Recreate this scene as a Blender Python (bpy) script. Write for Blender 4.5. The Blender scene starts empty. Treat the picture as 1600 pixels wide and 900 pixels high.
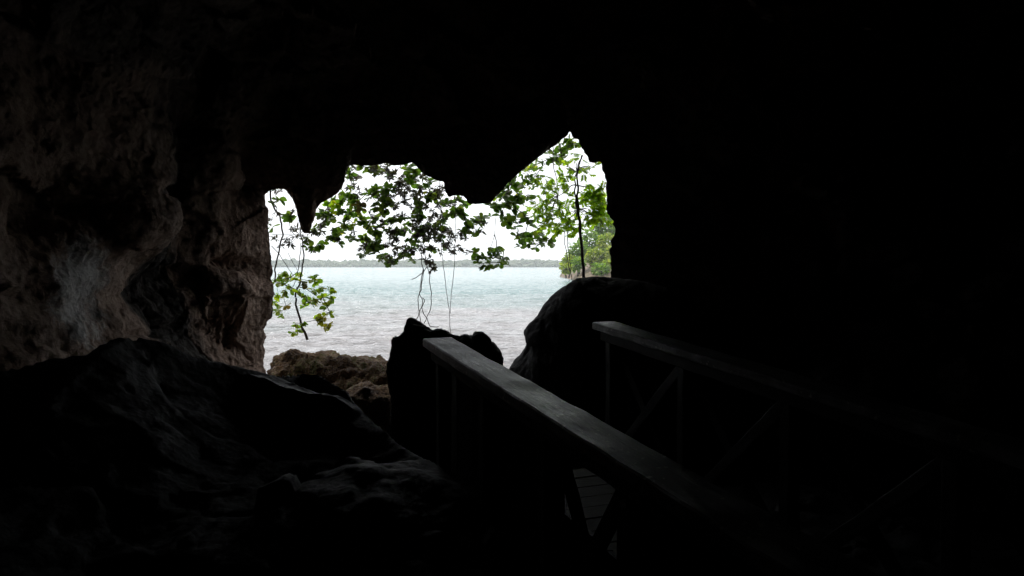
import bpy, math, random
import numpy as np
from mathutils import Vector, Matrix
R = math.radians
random.seed(7)
rng = np.random.default_rng(11)
sc = bpy.context.scene
C = sc.collection

# ------------------------------------------------------------------ camera, world, sun, exposure
F = 1164.0                       # focal length in photo pixels (1600 wide)
HOR = 415.5                      # horizon row in the photo
PITCH = math.atan((450 - HOR) / F)
cam = bpy.data.cameras.new('camera')
cam.sensor_width = 36; cam.lens = F / 1600 * 36
cam.clip_start = .05; cam.clip_end = 20000
co = bpy.data.objects.new('camera', cam); C.objects.link(co)
co.location = (0, 0, 0); co.rotation_euler = (math.pi / 2 - PITCH, 0, 0)
sc.camera = co

SUN_EL, SUN_AZ = 64.0, -40.0      # azimuth clockwise from +Y (towards the open sea)
w = bpy.data.worlds.new('World'); sc.world = w; w.use_nodes = True
nt = w.node_tree; bg = nt.nodes['Background']
sky = nt.nodes.new('ShaderNodeTexSky'); sky.sky_type = 'NISHITA'; sky.sun_disc = False
sky.sun_elevation = R(SUN_EL); sky.sun_rotation = R(SUN_AZ)
sky.air_density = 1.0; sky.dust_density = 5.0; sky.ozone_density = 1.0
# overcast: the blue of the sky is veiled by bright cloud
tc = nt.nodes.new('ShaderNodeTexCoord')
cn = nt.nodes.new('ShaderNodeTexNoise'); cn.inputs['Scale'].default_value = 2.2; cn.inputs['Detail'].default_value = 5
cr = nt.nodes.new('ShaderNodeMapRange'); cr.inputs['From Min'].default_value = .3; cr.inputs['From Max'].default_value = .75
cr.inputs['To Min'].default_value = .72; cr.inputs['To Max'].default_value = .95
mx = nt.nodes.new('ShaderNodeMixRGB'); mx.inputs['Color2'].default_value = (8.6, 8.8, 9.2, 1)
nt.links.new(tc.outputs['Generated'], cn.inputs['Vector']); nt.links.new(cn.outputs['Fac'], cr.inputs['Value'])
nt.links.new(cr.outputs['Result'], mx.inputs['Fac']); nt.links.new(sky.outputs['Color'], mx.inputs['Color1'])
nt.links.new(mx.outputs['Color'], bg.inputs['Color'])
bg.inputs['Strength'].default_value = 0.13

sl = bpy.data.lights.new('sun', 'SUN'); sl.energy = 1.5; sl.angle = R(14); sl.color = (1, .96, .9)
so = bpy.data.objects.new('sun', sl); C.objects.link(so)
a, e = R(SUN_AZ), R(SUN_EL)
sd = Vector((math.sin(a) * math.cos(e), math.cos(a) * math.cos(e), math.sin(e)))
so.rotation_euler = sd.to_track_quat('Z', 'Y').to_euler(); so.location = (20, 60, 40)

vs = sc.view_settings
vs.view_transform = 'Standard'; vs.look = 'None'; vs.exposure = 0.75; vs.gamma = 1.0; vs.use_curve_mapping = False
sc.cycles.use_denoising = True
sc.cycles.max_bounces = 8; sc.cycles.volume_bounces = 1

SEA = -2.2

# ------------------------------------------------------------------ helpers
def tag(o, label=None, cat=None, group=None, kind=None):
    if label: o['label'] = label
    if cat: o['category'] = cat
    if group: o['group'] = group
    if kind: o['kind'] = kind
    return o

def empty(name, loc, label, cat, group=None):
    o = bpy.data.objects.new(name, None); C.objects.link(o); o.location = loc
    o.empty_display_size = .2
    return tag(o, label, cat, group)

def link(name, me, mat, parent=None, loc=None):
    o = bpy.data.objects.new(name, me); C.objects.link(o)
    if mat: me.materials.append(mat)
    if parent:
        o.parent = parent
        o.location = -Vector(parent.location) if loc is None else loc
    elif loc is not None: o.location = loc
    return o

def mesh(name, verts, faces, smooth=True):
    """verts (n,3) array; faces (m,k) array with one k"""
    verts = np.asarray(verts, dtype=np.float32); faces = np.asarray(faces, dtype=np.int32)
    me = bpy.data.meshes.new(name)
    k = faces.shape[1]
    me.vertices.add(len(verts)); me.vertices.foreach_set('co', verts.ravel())
    me.loops.add(faces.size); me.loops.foreach_set('vertex_index', faces.ravel())
    me.polygons.add(len(faces)); me.polygons.foreach_set('loop_start', np.arange(0, faces.size, k, dtype=np.int32))
    me.polygons.foreach_set('use_smooth', np.full(len(faces), smooth))
    me.update(calc_edges=True); me.validate()
    return me

def grid_faces(nr, nc, cyc=False):
    i = np.arange(nr - 1)[:, None]; j = np.arange(nc if cyc else nc - 1)[None, :]
    j2 = (j + 1) % nc
    a = i * nc + j; b = i * nc + j2; c = (i + 1) * nc + j2; d = (i + 1) * nc + j
    return np.stack([a, b, c, d], -1).reshape(-1, 4)

_perm = np.random.default_rng(3).permutation(256).astype(np.int64); _perm = np.concatenate([_perm, _perm, _perm])
_g = np.random.default_rng(4).normal(size=(256, 3)); _g /= np.linalg.norm(_g, axis=1)[:, None]
def noise(p):
    pi = np.floor(p).astype(np.int64); f = p - pi; pi &= 255
    u = f * f * f * (f * (f * 6 - 15) + 10)
    out = 0
    for dx in (0, 1):
        for dy in (0, 1):
            for dz in (0, 1):
                h = _perm[_perm[_perm[(pi[..., 0] + dx) & 255] + ((pi[..., 1] + dy) & 255)] + ((pi[..., 2] + dz) & 255)]
                g = _g[h]; d = f - np.array([dx, dy, dz])
                wgt = (u[..., 0] if dx else 1 - u[..., 0]) * (u[..., 1] if dy else 1 - u[..., 1]) * (u[..., 2] if dz else 1 - u[..., 2])
                out = out + wgt * (g * d).sum(-1)
    return out * 1.6
def fbm(p, s, o=5, gain=.5, ridged=False):
    p = p * s; a = 1; t = 0
    for k in range(o):
        n = noise(p + 17.3 * k)
        t = t + a * ((1 - 2 * np.abs(n)) if ridged else n)
        p = p * 2.03; a *= gain
    return t
def facets(p, s, tilt=.5, step=.15, crack=.12, seed=0):
    """chiselled-stone relief: every cell is a tilted plane, with cracks between; result in units of one cell"""
    p = p * s + seed; shp = p.shape[:-1]; p = p.reshape(-1, 3)
    pi = np.floor(p).astype(np.int64)
    f1 = np.full(len(p), 9.); f2 = f1.copy(); cb = np.zeros(len(p), np.int64); cv = np.zeros_like(p)
    for dx in (-1, 0, 1):
        for dy in (-1, 0, 1):
            for dz in (-1, 0, 1):
                q = pi + np.array([dx, dy, dz]); h = _perm[_perm[_perm[q[:, 0] & 255] + (q[:, 1] & 255)] + (q[:, 2] & 255)]
                v = p - (q + .5 + .42 * _g[h]); d = (v * v).sum(-1)
                nb_ = d < f1
                f2 = np.where(nb_, f1, np.minimum(f2, d)); f1 = np.where(nb_, d, f1)
                cb = np.where(nb_, h, cb); cv[nb_] = v[nb_]
    out = tilt * (_g[(cb * 7 + 3) & 255] * cv).sum(-1) + step * _g[(cb + 91) & 255, 0] - crack * np.exp(-(np.sqrt(f2) - np.sqrt(f1)) / .09)
    return out.reshape(shp)
def sstep(x, a, b):
    t = np.clip((x - a) / (b - a), 0, 1); return t * t * (3 - 2 * t)
def normals(P, cyc=False):
    """vertex normals of a grid (nr,nc,3)"""
    du = np.gradient(P, axis=0)
    if cyc: dv = (np.roll(P, -1, 1) - np.roll(P, 1, 1)) / 2
    else: dv = np.gradient(P, axis=1)
    n = np.cross(du, dv); return n / (np.linalg.norm(n, axis=-1, keepdims=True) + 1e-9)

cp, sp_ = math.cos(PITCH), math.sin(PITCH)
def W(px, py, y):
    """world point at distance y (metres ahead) that the photo shows at px, py"""
    cx = (px - 800) / F; cy = (450 - py) / F
    dy = cp + sp_ * cy; dz = cy * cp - sp_
    return np.array([cx / dy * y, y, dz / dy * y])

def resample(pts, n, closed=True):
    pts = np.asarray(pts, float)
    if closed: pts = np.vstack([pts, pts[:1]])
    d = np.r_[0, np.cumsum(np.linalg.norm(np.diff(pts, axis=0), axis=1))]
    s = np.linspace(0, d[-1], n, endpoint=not closed)
    return np.stack([np.interp(s, d, pts[:, k]) for k in range(pts.shape[1])], -1)
def gsmooth(a, sig):
    """circular gaussian smoothing along axis 0"""
    if sig < .3: return a
    n = len(a); k = np.fft.fftfreq(n)
    return np.real(np.fft.ifft(np.fft.fft(a, axis=0) * np.exp(-2 * (math.pi * k * sig) ** 2)[:, None], axis=0))

# ------------------------------------------------------------------ materials
def nodes(name):
    m = bpy.data.materials.new(name); m.use_nodes = True
    t = m.node_tree; b = t.nodes['Principled BSDF']
    return m, t, b
def N(t, typ, **kw):
    n = t.nodes.new(typ)
    for k, v in kw.items():
        if k in n.inputs: n.inputs[k].default_value = v
        else: setattr(n, k, v)
    return n
def ramp(t, src, stops):
    r = t.nodes.new('ShaderNodeValToRGB'); e = r.color_ramp.elements
    while len(e) < len(stops): e.new(.5)
    for q, (p, c) in zip(e, stops): q.position = p; q.color = tuple(c) + (1,)
    t.links.new(src, r.inputs['Fac']); return r.outputs['Color']

def rock_mat(name, stops, scale=1.3, bump=.5, rough=(.55, .9), spec=.3, patch=None, fine=14, bd=.03, dark=None):
    m, t, b = nodes(name)
    g = N(t, 'ShaderNodeNewGeometry'); L = t.links.new
    n1 = N(t, 'ShaderNodeTexNoise', Scale=scale, Detail=8, Roughness=.65)
    n2 = N(t, 'ShaderNodeTexNoise', Scale=fine, Detail=8, Roughness=.7)
    v = N(t, 'ShaderNodeTexVoronoi', Scale=fine * 1.6); v.feature = 'F1'
    for q in (n1, n2, v): L(g.outputs['Position'], q.inputs['Vector'])
    mixf = N(t, 'ShaderNodeMix'); mixf.data_type = 'FLOAT'; mixf.inputs[0].default_value = .4
    L(n1.outputs['Fac'], mixf.inputs[2]); L(n2.outputs['Fac'], mixf.inputs[3])
    col = ramp(t, mixf.outputs[0], stops)
    if patch:
        # pale mineral crust in one zone of the wall, broken up by noise
        (cx, cy, cz), rad, pc, c2, k2 = patch
        vm = N(t, 'ShaderNodeVectorMath', operation='DISTANCE'); vm.inputs[1].default_value = (cx, cy, cz)
        L(g.outputs['Position'], vm.inputs[0])
        n3 = N(t, 'ShaderNodeTexNoise', Scale=7, Detail=12, Roughness=.8); L(g.outputs['Position'], n3.inputs['Vector'])
        mr = N(t, 'ShaderNodeMapRange'); mr.inputs['From Min'].default_value = rad; mr.inputs['From Max'].default_value = rad * .25
        vm2 = N(t, 'ShaderNodeVectorMath', operation='DISTANCE'); vm2.inputs[1].default_value = c2; L(g.outputs['Position'], vm2.inputs[0])
        mm = N(t, 'ShaderNodeMath', operation='MULTIPLY'); mm.inputs[1].default_value = k2; L(vm2.outputs['Value'], mm.inputs[0])
        mn = N(t, 'ShaderNodeMath', operation='MINIMUM'); L(vm.outputs['Value'], mn.inputs[0]); L(mm.outputs[0], mn.inputs[1])
        L(mn.outputs[0], mr.inputs['Value'])
        ad = N(t, 'ShaderNodeMath', operation='ADD'); L(mr.outputs['Result'], ad.inputs[0]); L(n3.outputs['Fac'], ad.inputs[1])
        m2 = N(t, 'ShaderNodeMapRange'); m2.inputs['From Min'].default_value = 1.08; m2.inputs['From Max'].default_value = 1.28
        L(ad.outputs[0], m2.inputs['Value'])
        mc = N(t, 'ShaderNodeMixRGB'); L(m2.outputs['Result'], mc.inputs['Fac']); L(col, mc.inputs['Color1'])
        mc.inputs['Color2'].default_value = tuple(pc) + (1,); col = mc.outputs['Color']
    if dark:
        # the vault takes a darker rock colour; the pale limestone of the left wall shows below an uneven line
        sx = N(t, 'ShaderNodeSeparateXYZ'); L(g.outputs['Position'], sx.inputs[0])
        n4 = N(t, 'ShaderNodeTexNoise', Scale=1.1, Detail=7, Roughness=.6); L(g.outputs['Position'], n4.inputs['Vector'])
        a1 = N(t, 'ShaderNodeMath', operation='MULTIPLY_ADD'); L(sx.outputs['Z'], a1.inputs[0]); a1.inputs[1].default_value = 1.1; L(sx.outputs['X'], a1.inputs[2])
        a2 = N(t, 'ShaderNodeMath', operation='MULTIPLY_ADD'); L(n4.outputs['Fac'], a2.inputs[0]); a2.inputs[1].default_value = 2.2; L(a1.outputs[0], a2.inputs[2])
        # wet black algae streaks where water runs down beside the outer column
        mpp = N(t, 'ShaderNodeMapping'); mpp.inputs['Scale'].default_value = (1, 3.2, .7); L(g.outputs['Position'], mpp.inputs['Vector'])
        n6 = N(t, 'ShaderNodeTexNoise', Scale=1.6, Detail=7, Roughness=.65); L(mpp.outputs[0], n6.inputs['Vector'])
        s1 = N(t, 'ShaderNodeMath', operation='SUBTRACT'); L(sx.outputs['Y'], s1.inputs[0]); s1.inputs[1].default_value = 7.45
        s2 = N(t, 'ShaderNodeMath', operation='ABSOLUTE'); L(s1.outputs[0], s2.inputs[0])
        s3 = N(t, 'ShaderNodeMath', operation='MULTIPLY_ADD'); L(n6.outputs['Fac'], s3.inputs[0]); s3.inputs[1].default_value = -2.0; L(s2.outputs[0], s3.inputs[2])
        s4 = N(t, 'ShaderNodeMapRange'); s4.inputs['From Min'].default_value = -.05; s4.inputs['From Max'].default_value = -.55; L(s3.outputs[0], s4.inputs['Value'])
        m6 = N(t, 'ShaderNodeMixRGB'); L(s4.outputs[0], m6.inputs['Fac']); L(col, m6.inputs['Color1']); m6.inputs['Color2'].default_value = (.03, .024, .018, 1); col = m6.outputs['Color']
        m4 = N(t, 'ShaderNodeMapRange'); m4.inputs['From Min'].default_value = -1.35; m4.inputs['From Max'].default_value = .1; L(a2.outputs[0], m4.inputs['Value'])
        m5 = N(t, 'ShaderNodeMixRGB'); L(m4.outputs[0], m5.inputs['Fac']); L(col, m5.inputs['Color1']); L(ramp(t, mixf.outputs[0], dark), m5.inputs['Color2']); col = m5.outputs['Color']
    L(col, b.inputs['Base Color'])
    rr = N(t, 'ShaderNodeMapRange'); rr.inputs['To Min'].default_value = rough[0]; rr.inputs['To Max'].default_value = rough[1]
    rr.inputs['From Min'].default_value = .3; rr.inputs['From Max'].default_value = .7
    L(n2.outputs['Fac'], rr.inputs['Value']); L(rr.outputs['Result'], b.inputs['Roughness'])
    b.inputs['Specular IOR Level'].default_value = spec
    ma = N(t, 'ShaderNodeMath', operation='MULTIPLY_ADD'); L(v.outputs['Distance'], ma.inputs[0]); ma.inputs[1].default_value = .35
    L(n2.outputs['Fac'], ma.inputs[2])
    bp = N(t, 'ShaderNodeBump', Strength=bump, Distance=bd); L(ma.outputs[0], bp.inputs['Height'])
    L(bp.outputs['Normal'], b.inputs['Normal'])
    return m

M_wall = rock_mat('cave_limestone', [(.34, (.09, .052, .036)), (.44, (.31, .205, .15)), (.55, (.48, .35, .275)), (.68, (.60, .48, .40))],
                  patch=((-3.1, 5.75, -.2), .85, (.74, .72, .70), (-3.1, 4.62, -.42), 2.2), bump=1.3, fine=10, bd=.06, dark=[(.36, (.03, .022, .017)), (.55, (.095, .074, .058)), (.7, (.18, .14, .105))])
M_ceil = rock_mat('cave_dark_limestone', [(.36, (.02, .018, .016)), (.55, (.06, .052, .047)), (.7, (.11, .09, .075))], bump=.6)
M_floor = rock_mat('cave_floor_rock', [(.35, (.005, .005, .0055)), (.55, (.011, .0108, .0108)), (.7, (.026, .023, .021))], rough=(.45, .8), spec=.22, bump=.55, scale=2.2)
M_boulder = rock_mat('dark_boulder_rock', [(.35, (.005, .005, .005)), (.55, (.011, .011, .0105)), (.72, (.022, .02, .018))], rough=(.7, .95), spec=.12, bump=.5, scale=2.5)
M_moss = rock_mat('mossy_rock', [(.36, (.02, .01, .006)), (.44, (.08, .042, .02)), (.51, (.12, .07, .028)), (.58, (.085, .085, .02)), (.66, (.14, .12, .035)), (.75, (.24, .17, .10))],
                  scale=3.2, bump=1.3, fine=20, rough=(.7, .95), bd=.08)
M_shore = rock_mat('shore_rock', [(.35, (.05, .05, .025)), (.5, (.14, .11, .07)), (.6, (.22, .15, .12)), (.7, (.32, .25, .2))], scale=.5, fine=3, bd=.2)

def wood_mat(name, c0, c1, spec=.35, specks=True, rlo=.45):
    m, t, b = nodes(name); L = t.links.new
    tcn = N(t, 'ShaderNodeTexCoord'); mp = N(t, 'ShaderNodeMapping'); mp.inputs['Scale'].default_value = (1.6, 22, 22)
    L(tcn.outputs['Object'], mp.inputs['Vector'])
    n1 = N(t, 'ShaderNodeTexNoise', Scale=1.5, Detail=9, Roughness=.7, Distortion=.8); L(mp.outputs[0], n1.inputs['Vector'])
    n2 = N(t, 'ShaderNodeTexNoise', Scale=7, Detail=6, Roughness=.6); L(tcn.outputs['Object'], n2.inputs['Vector'])
    mf = N(t, 'ShaderNodeMix'); mf.data_type = 'FLOAT'; mf.inputs[0].default_value = .5
    L(n1.outputs['Fac'], mf.inputs[2]); L(n2.outputs['Fac'], mf.inputs[3])
    col = ramp(t, mf.outputs[0], [(.33, tuple(v * .35 for v in c0)), (.48, c0), (.64, c1)])
    if specks:
        v = N(t, 'ShaderNodeTexNoise', Scale=34, Detail=2); L(tcn.outputs['Object'], v.inputs['Vector'])
        mr = N(t, 'ShaderNodeMapRange'); mr.inputs['From Min'].default_value = .655; mr.inputs['From Max'].default_value = .68
        L(v.outputs['Fac'], mr.inputs['Value'])
        mc = N(t, 'ShaderNodeMixRGB'); L(mr.outputs[0], mc.inputs['Fac']); L(col, mc.inputs['Color1']); mc.inputs['Color2'].default_value = (.6, .58, .52, 1)
        col = mc.outputs['Color']
    L(col, b.inputs['Base Color']); b.inputs['Specular IOR Level'].default_value = spec
    r = N(t, 'ShaderNodeMapRange'); r.inputs['To Min'].default_value = rlo; r.inputs['To Max'].default_value = rlo + .3
    L(n2.outputs['Fac'], r.inputs['Value']); L(r.outputs[0], b.inputs['Roughness'])
    bp = N(t, 'ShaderNodeBump', Strength=.9, Distance=.01); L(mf.outputs[0], bp.inputs['Height']); L(bp.outputs[0], b.inputs['Normal'])
    return m
M_rail = wood_mat('weathered_grey_wood', (.055, .057, .06), (.38, .385, .39), spec=1.0, rlo=.2)
M_wood = wood_mat('dark_damp_wood', (.013, .012, .011), (.03, .027, .024), spec=.15, specks=False)
M_deck = wood_mat('brown_deck_wood', (.013, .008, .006), (.024, .016, .012), spec=.1, specks=False)

def leaf_mat(name, cols, trans=.35, rough=.4, glow=(1.9, 2.1, .6)):
    m, t, b = nodes(name); L = t.links.new
    g = N(t, 'ShaderNodeNewGeometry')
    st = [(i / max(1, len(cols) - 1), c) for i, c in enumerate(cols)]
    col = ramp(t, g.outputs['Random Per Island'], st)
    L(col, b.inputs['Base Color']); b.inputs['Roughness'].default_value = rough; b.inputs['Specular IOR Level'].default_value = .35
    tr = N(t, 'ShaderNodeBsdfTranslucent'); hs = N(t, 'ShaderNodeMixRGB', blend_type='MULTIPLY'); hs.inputs['Fac'].default_value = 1
    hs.inputs['Color2'].default_value = glow + (1,); L(col, hs.inputs['Color1']); L(hs.outputs[0], tr.inputs['Color'])
    mxs = N(t, 'ShaderNodeMixShader'); mxs.inputs[0].default_value = trans
    L(b.outputs[0], mxs.inputs[1]); L(tr.outputs[0], mxs.inputs[2])
    L(mxs.outputs[0], t.nodes['Material Output'].inputs['Surface'])
    return m
M_round = leaf_mat('broad_green_leaf', [(.04, .07, .02), (.05, .10, .025), (.07, .125, .03), (.09, .11, .035)], .5)
M_dark = leaf_mat('dark_dry_leaf', [(.05, .042, .058), (.07, .06, .075), (.06, .07, .045)], .2, .6)
M_bright = leaf_mat('fresh_yellow_green_leaf', [(.07, .13, .02), (.10, .18, .025), (.15, .21, .03), (.2, .2, .035)], .55, glow=(2.7, 2.8, .6))
M_yellow = leaf_mat('yellowing_leaf', [(.2, .22, .03), (.3, .26, .04), (.16, .18, .03), (.25, .15, .05)], .45)
M_brown = leaf_mat('brown_green_leaf', [(.06, .05, .025), (.08, .06, .03), (.05, .07, .02)], .25)
M_pinn = leaf_mat('pinnate_green_leaf', [(.05, .10, .022), (.08, .15, .028), (.13, .20, .03), (.18, .24, .035)], .7, glow=(3.4, 3.4, .6))
def plain(name, col, rough=.8):
    m, t, b = nodes(name); g = N(t, 'ShaderNodeNewGeometry')
    n = N(t, 'ShaderNodeTexNoise', Scale=30, Detail=4); t.links.new(g.outputs['Position'], n.inputs['Vector'])
    c = ramp(t, n.outputs['Fac'], [(.3, tuple(v * .55 for v in col)), (.7, tuple(v * 1.3 for v in col))])
    t.links.new(c, b.inputs['Base Color']); b.inputs['Roughness'].default_value = rough; return m
M_bark = plain('brown_bark', (.055, .042, .035))

# ------------------------------------------------------------------ the cave: one continuous tube lofted from the mouth inwards and out to the cliff
YM = 9.0
mouth_px = [(417,700),(416,600),(417,585),(412,572),(412,561),(415,550),(413,540),(417,525),(412,515),(417,505),(425,497),(428,487),(427,473),(429,460),(427,448),(425,436),
 (426,425),(425,415),(425,400),(422,384),(421,365),(419,345),(417,323),(414,304),(419,300),(425,298),(436,295.5),(446,297),(451,304),(458,315),(464,329),(466,348),(470,358),
 (475,364),(483,364),(489,355),(492,342),(495,329),(503,319),(517,311),(528,302.5),(536,293),(540,276),(543,261),(551,257),(567,259),(589,258),(603,254.5),(614,258),
 (633,258),(644,255),(651,262),(661,270.5),(678,283),(686,284),(692,286),(694,300),(701,308),(716,307),(723,309),(733,318),(748,320.5),(760.5,319),(769,315),(777,304),
 (784,290),(794,277.5),(799,266),(813,259),(827,255),(841,244),(852,236),(856,229),(869,220.5),(880,214),(885.5,209.5),(890,207),(895,215),(903.6,218),(906,226),(916,243),
 (922,254),(934,255),(938,255),(942.5,269),(948,282),(948,301),(949,323),(951,340),(958.6,345.5),(960,359),(953.6,376),(951,395.6),(953.6,412),(955,429),(962,520),(965,700)]
mp3 = np.array([W(x, y, YM) for x, y in mouth_px])[:, [0, 2]]
NP = 1100
outl = resample(mp3, NP)
cen = np.array([-.85, -.1])
sm = gsmooth(outl, 45)
ang = np.unwrap(np.arctan2(sm[:, 1] - cen[1], sm[:, 0] - cen[0]))
if ang[-1] < ang[0]: sgn = -1
else: sgn = 1
am = np.maximum.accumulate(ang * sgn) * sgn
am = am[0] + (am - am[0]) * (2 * math.pi / (abs(am[-1] - am[0]) + 2 * math.pi / NP))
uni = am[0] + sgn * np.arange(NP) * 2 * math.pi / NP
am = .6 * am + .4 * uni
def superell(a_, cx, cz, rx, rz, p):
    c, s = np.cos(a_), np.sin(a_)
    r = (np.abs(c / rx) ** p + np.abs(s / rz) ** p) ** (-1 / p)
    return np.stack([cx + r * c, cz + r * s], -1)
ins = np.concatenate([np.linspace(0, .5, 60), np.linspace(.5, 5, 250)[1:], np.linspace(5, 19, 90)[1:]])
iL = int(np.argmin(np.hypot(*(outl - W(414, 304, YM)[[0, 2]]).T)))
iR = int(np.argmin(np.hypot(*(outl - W(942, 269, YM)[[0, 2]]).T)))
ii = np.arange(NP); kk = sstep(ii, iL - 30, iL + 4) * (1 - sstep(ii, iR - 4, iR + 40)); rt = (ii > (iL + iR) / 2).astype(float)[:, None]
side_ = np.array([[-1, .2]]) * (1 - rt) + np.array([[1, .2]]) * rt
side_ = np.where((outl[:, 1:2] < -1.3), outl * 0 + np.array([[0, -1.]]), side_)
lipD = side_ * (1 - kk[:, None]) + np.column_stack([.12 * (outl[:, 0] - cen[0]), np.ones(NP)]) * kk[:, None]
rows = []
for d in ins[::-1]:
    wgt = 1 - math.exp(-(d / .75) ** 1.25)
    deep = max(0., d - 10) / 9
    T = superell(am, 1.6 - .4 * deep, .2, 4.95 * (1 - .6 * deep ** 2), 3.2 * (1 - .5 * deep ** 2), 2.5)
    o = gsmooth(outl, min(.3 + d * 22, 110)) + lipD * min(.6 * d, .5)
    P = o * (1 - wgt) + T * wgt
    rows.append(np.column_stack([P[:, 0], np.full(NP, YM - d), P[:, 1]]))
outs = np.concatenate([np.linspace(0, .5, 20)[1:], np.linspace(.5, 3, 40)[1:]])
for d in outs:
    env = outl - cen; env = env / np.linalg.norm(env, axis=1)[:, None]
    P = gsmooth(outl, .3 + d * 16) + lipD * (1.1 * d) + gsmooth(env, 60) * (0 if d < .5 else 2.4 * (d - .5) ** 1.7)
    rows.append(np.column_stack([P[:, 0], np.full(NP, YM + d * .75), P[:, 1]]))
T3 = np.array(rows)
nin = len(ins)
# displacement
Nn = normals(T3, True)
toC = np.array([1.0, 0, 0]) * 0
cc = np.array([1.2, 0.0, 0.0]); vecin = cc - T3; vecin[..., 1] = 0
flip = np.sign((Nn * vecin).sum(-1).mean()); Nn = Nn * (flip if flip != 0 else 1)   # now points into the cave
dd = YM - T3[..., 1]
amp = np.clip(dd / .5, .08, 1); amp = np.where(dd < 0, np.clip(-dd / .4, .08, 1), amp)
big = fbm(T3, .75, 3) * .20
x, y, z = T3[..., 0], T3[..., 1], T3[..., 2]
def g2(cy, cz, sy, sz, rot=0.0):
    c, s = math.cos(rot), math.sin(rot)
    a_ = (y - cy) * c + (z - cz) * s; b_ = -(y - cy) * s + (z - cz) * c
    return np.exp(-(a_ / sy) ** 2 - (b_ / sz) ** 2)
lw = sstep(-x, 1.6, 2.5)                                   # left wall only
feat = np.zeros_like(x)
wob = .08 * noise(T3 * 1.7 + 3)
feat += .13 * sstep(z + wob, -.02, .06) * np.exp(-((z - .3) / .42) ** 2) * np.exp(-((y - 6.6) / .9) ** 4)   # brow above the undercut
feat += .09 * g2(6.4, .42, .5, .3, .3)
feat -= .24 * g2(5.45, .40, .22, .38, -.7)                 # dark hollow
feat -= .22 * g2(6.95, -.22, .75, .2)                      # undercut
feat -= .15 * g2(4.6, -.45, .4, .25)
feat += .20 * g2(5.5, -.75, .6, .3)
feat -= .30 * g2(7.75, .5, .17, .8)                        # crease beside the pillar
feat -= .30 * g2(8.08, .05, .13, .7)
feat += .12 * g2(8.6, .35, .3, .35)
feat -= .36 * np.exp(-((y - 7.5) / .5) ** 4) * sstep(z, -1.3, -.3)
feat += .10 * g2(7.35, .1, .07, .5) + .09 * g2(7.75, -.2, .06, .4) + .14 * g2(6.45, .35, .45, .3, .5)
feat += .22 * g2(8.6, -.33, .2, .24)
feat -= .16 * g2(8.7, -.02, .3, .09)
feat += .20 * g2(8.05, -.35, .22, .3, -.4)
flute = np.abs(noise(np.stack([x * .5, y * 3.4, z * .55], -1) + 9)) * 1.6 + .5 * np.abs(noise(np.stack([x, y * 8, z * 1.3], -1) + 2))
fm = sstep(y, 7.0, 7.8) * (1 - sstep(y, 8.75, 9)) * (1 - sstep(z, -.15, .25))
feat -= fm * (.12 * np.exp(-(flute / .16) ** 2))
strat = noise(np.stack([x * .6, y * .6, z * 5 + noise(T3 * .9) * 1.5], -1)) * .05
T3 = T3 + Nn * (big * amp + feat * lw * np.clip(dd / .35, 0, 1))[..., None]
N2 = normals(T3, True); N2 *= np.sign((N2 * Nn).sum(-1, keepdims=True))
T3s = T3 * np.array([1, .5, 1.1])
T3w = T3s + .05 * np.stack([noise(T3s * 4), noise(T3s * 4 + 11), noise(T3s * 4 + 23)], -1)
pits = np.clip(fbm(T3s, 9, 4, .65), -1, .1) * .035
disp = (facets(T3w * np.array([1, .9, 1.25]), 1.35, .55, .32, .10) * .24 + facets(T3w, 3.6, .5, .3, .1, 7.7) * .05 * sstep(fbm(T3, 1.1, 2), -.1, .5) + fbm(T3s, 4.5, 5, .6) * .022 + pits * .7) * amp
edge = fbm(T3, 9, 4, .6) * .016
T3 = T3 + N2 * (disp + edge)[..., None]
# split in wall (left), ceiling, wall (right), cliff outside: shared edges
px0 = T3[nin - 1]
def strip(name, r0, r1, c0, c1, mat):
    idx = np.arange(c0, c1 + 1) % NP
    P = T3[r0:r1][:, idx]
    me = mesh(name, P.reshape(-1, 3), grid_faces(P.shape[0], P.shape[1]))
    o = link(name, me, mat); tag(o, kind='structure'); return o
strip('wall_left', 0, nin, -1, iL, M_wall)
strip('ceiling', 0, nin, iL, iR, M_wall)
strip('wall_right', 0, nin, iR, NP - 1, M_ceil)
Pc = T3[nin - 1:]
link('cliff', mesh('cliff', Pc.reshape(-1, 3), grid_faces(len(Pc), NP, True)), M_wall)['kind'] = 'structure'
# back of the cave
r0 = T3[0]; ctr = r0.mean(0)
fr = [ctr + (r0 - ctr) * k + np.array([0, -1.6 * (1 - k ** 2), 0]) for k in (1.0, .8, .6, .4, .2, .01)]
B = np.array(fr); B += (fbm(B, .9, 3) * .3)[..., None] * np.array([0, 1, 0]) * np.array([0, .3, .5, .6, .6, .6])[:, None, None]
link('wall_back', mesh('wall_back', B.reshape(-1, 3), grid_faces(6, NP, True)), M_ceil)['kind'] = 'structure'

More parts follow.
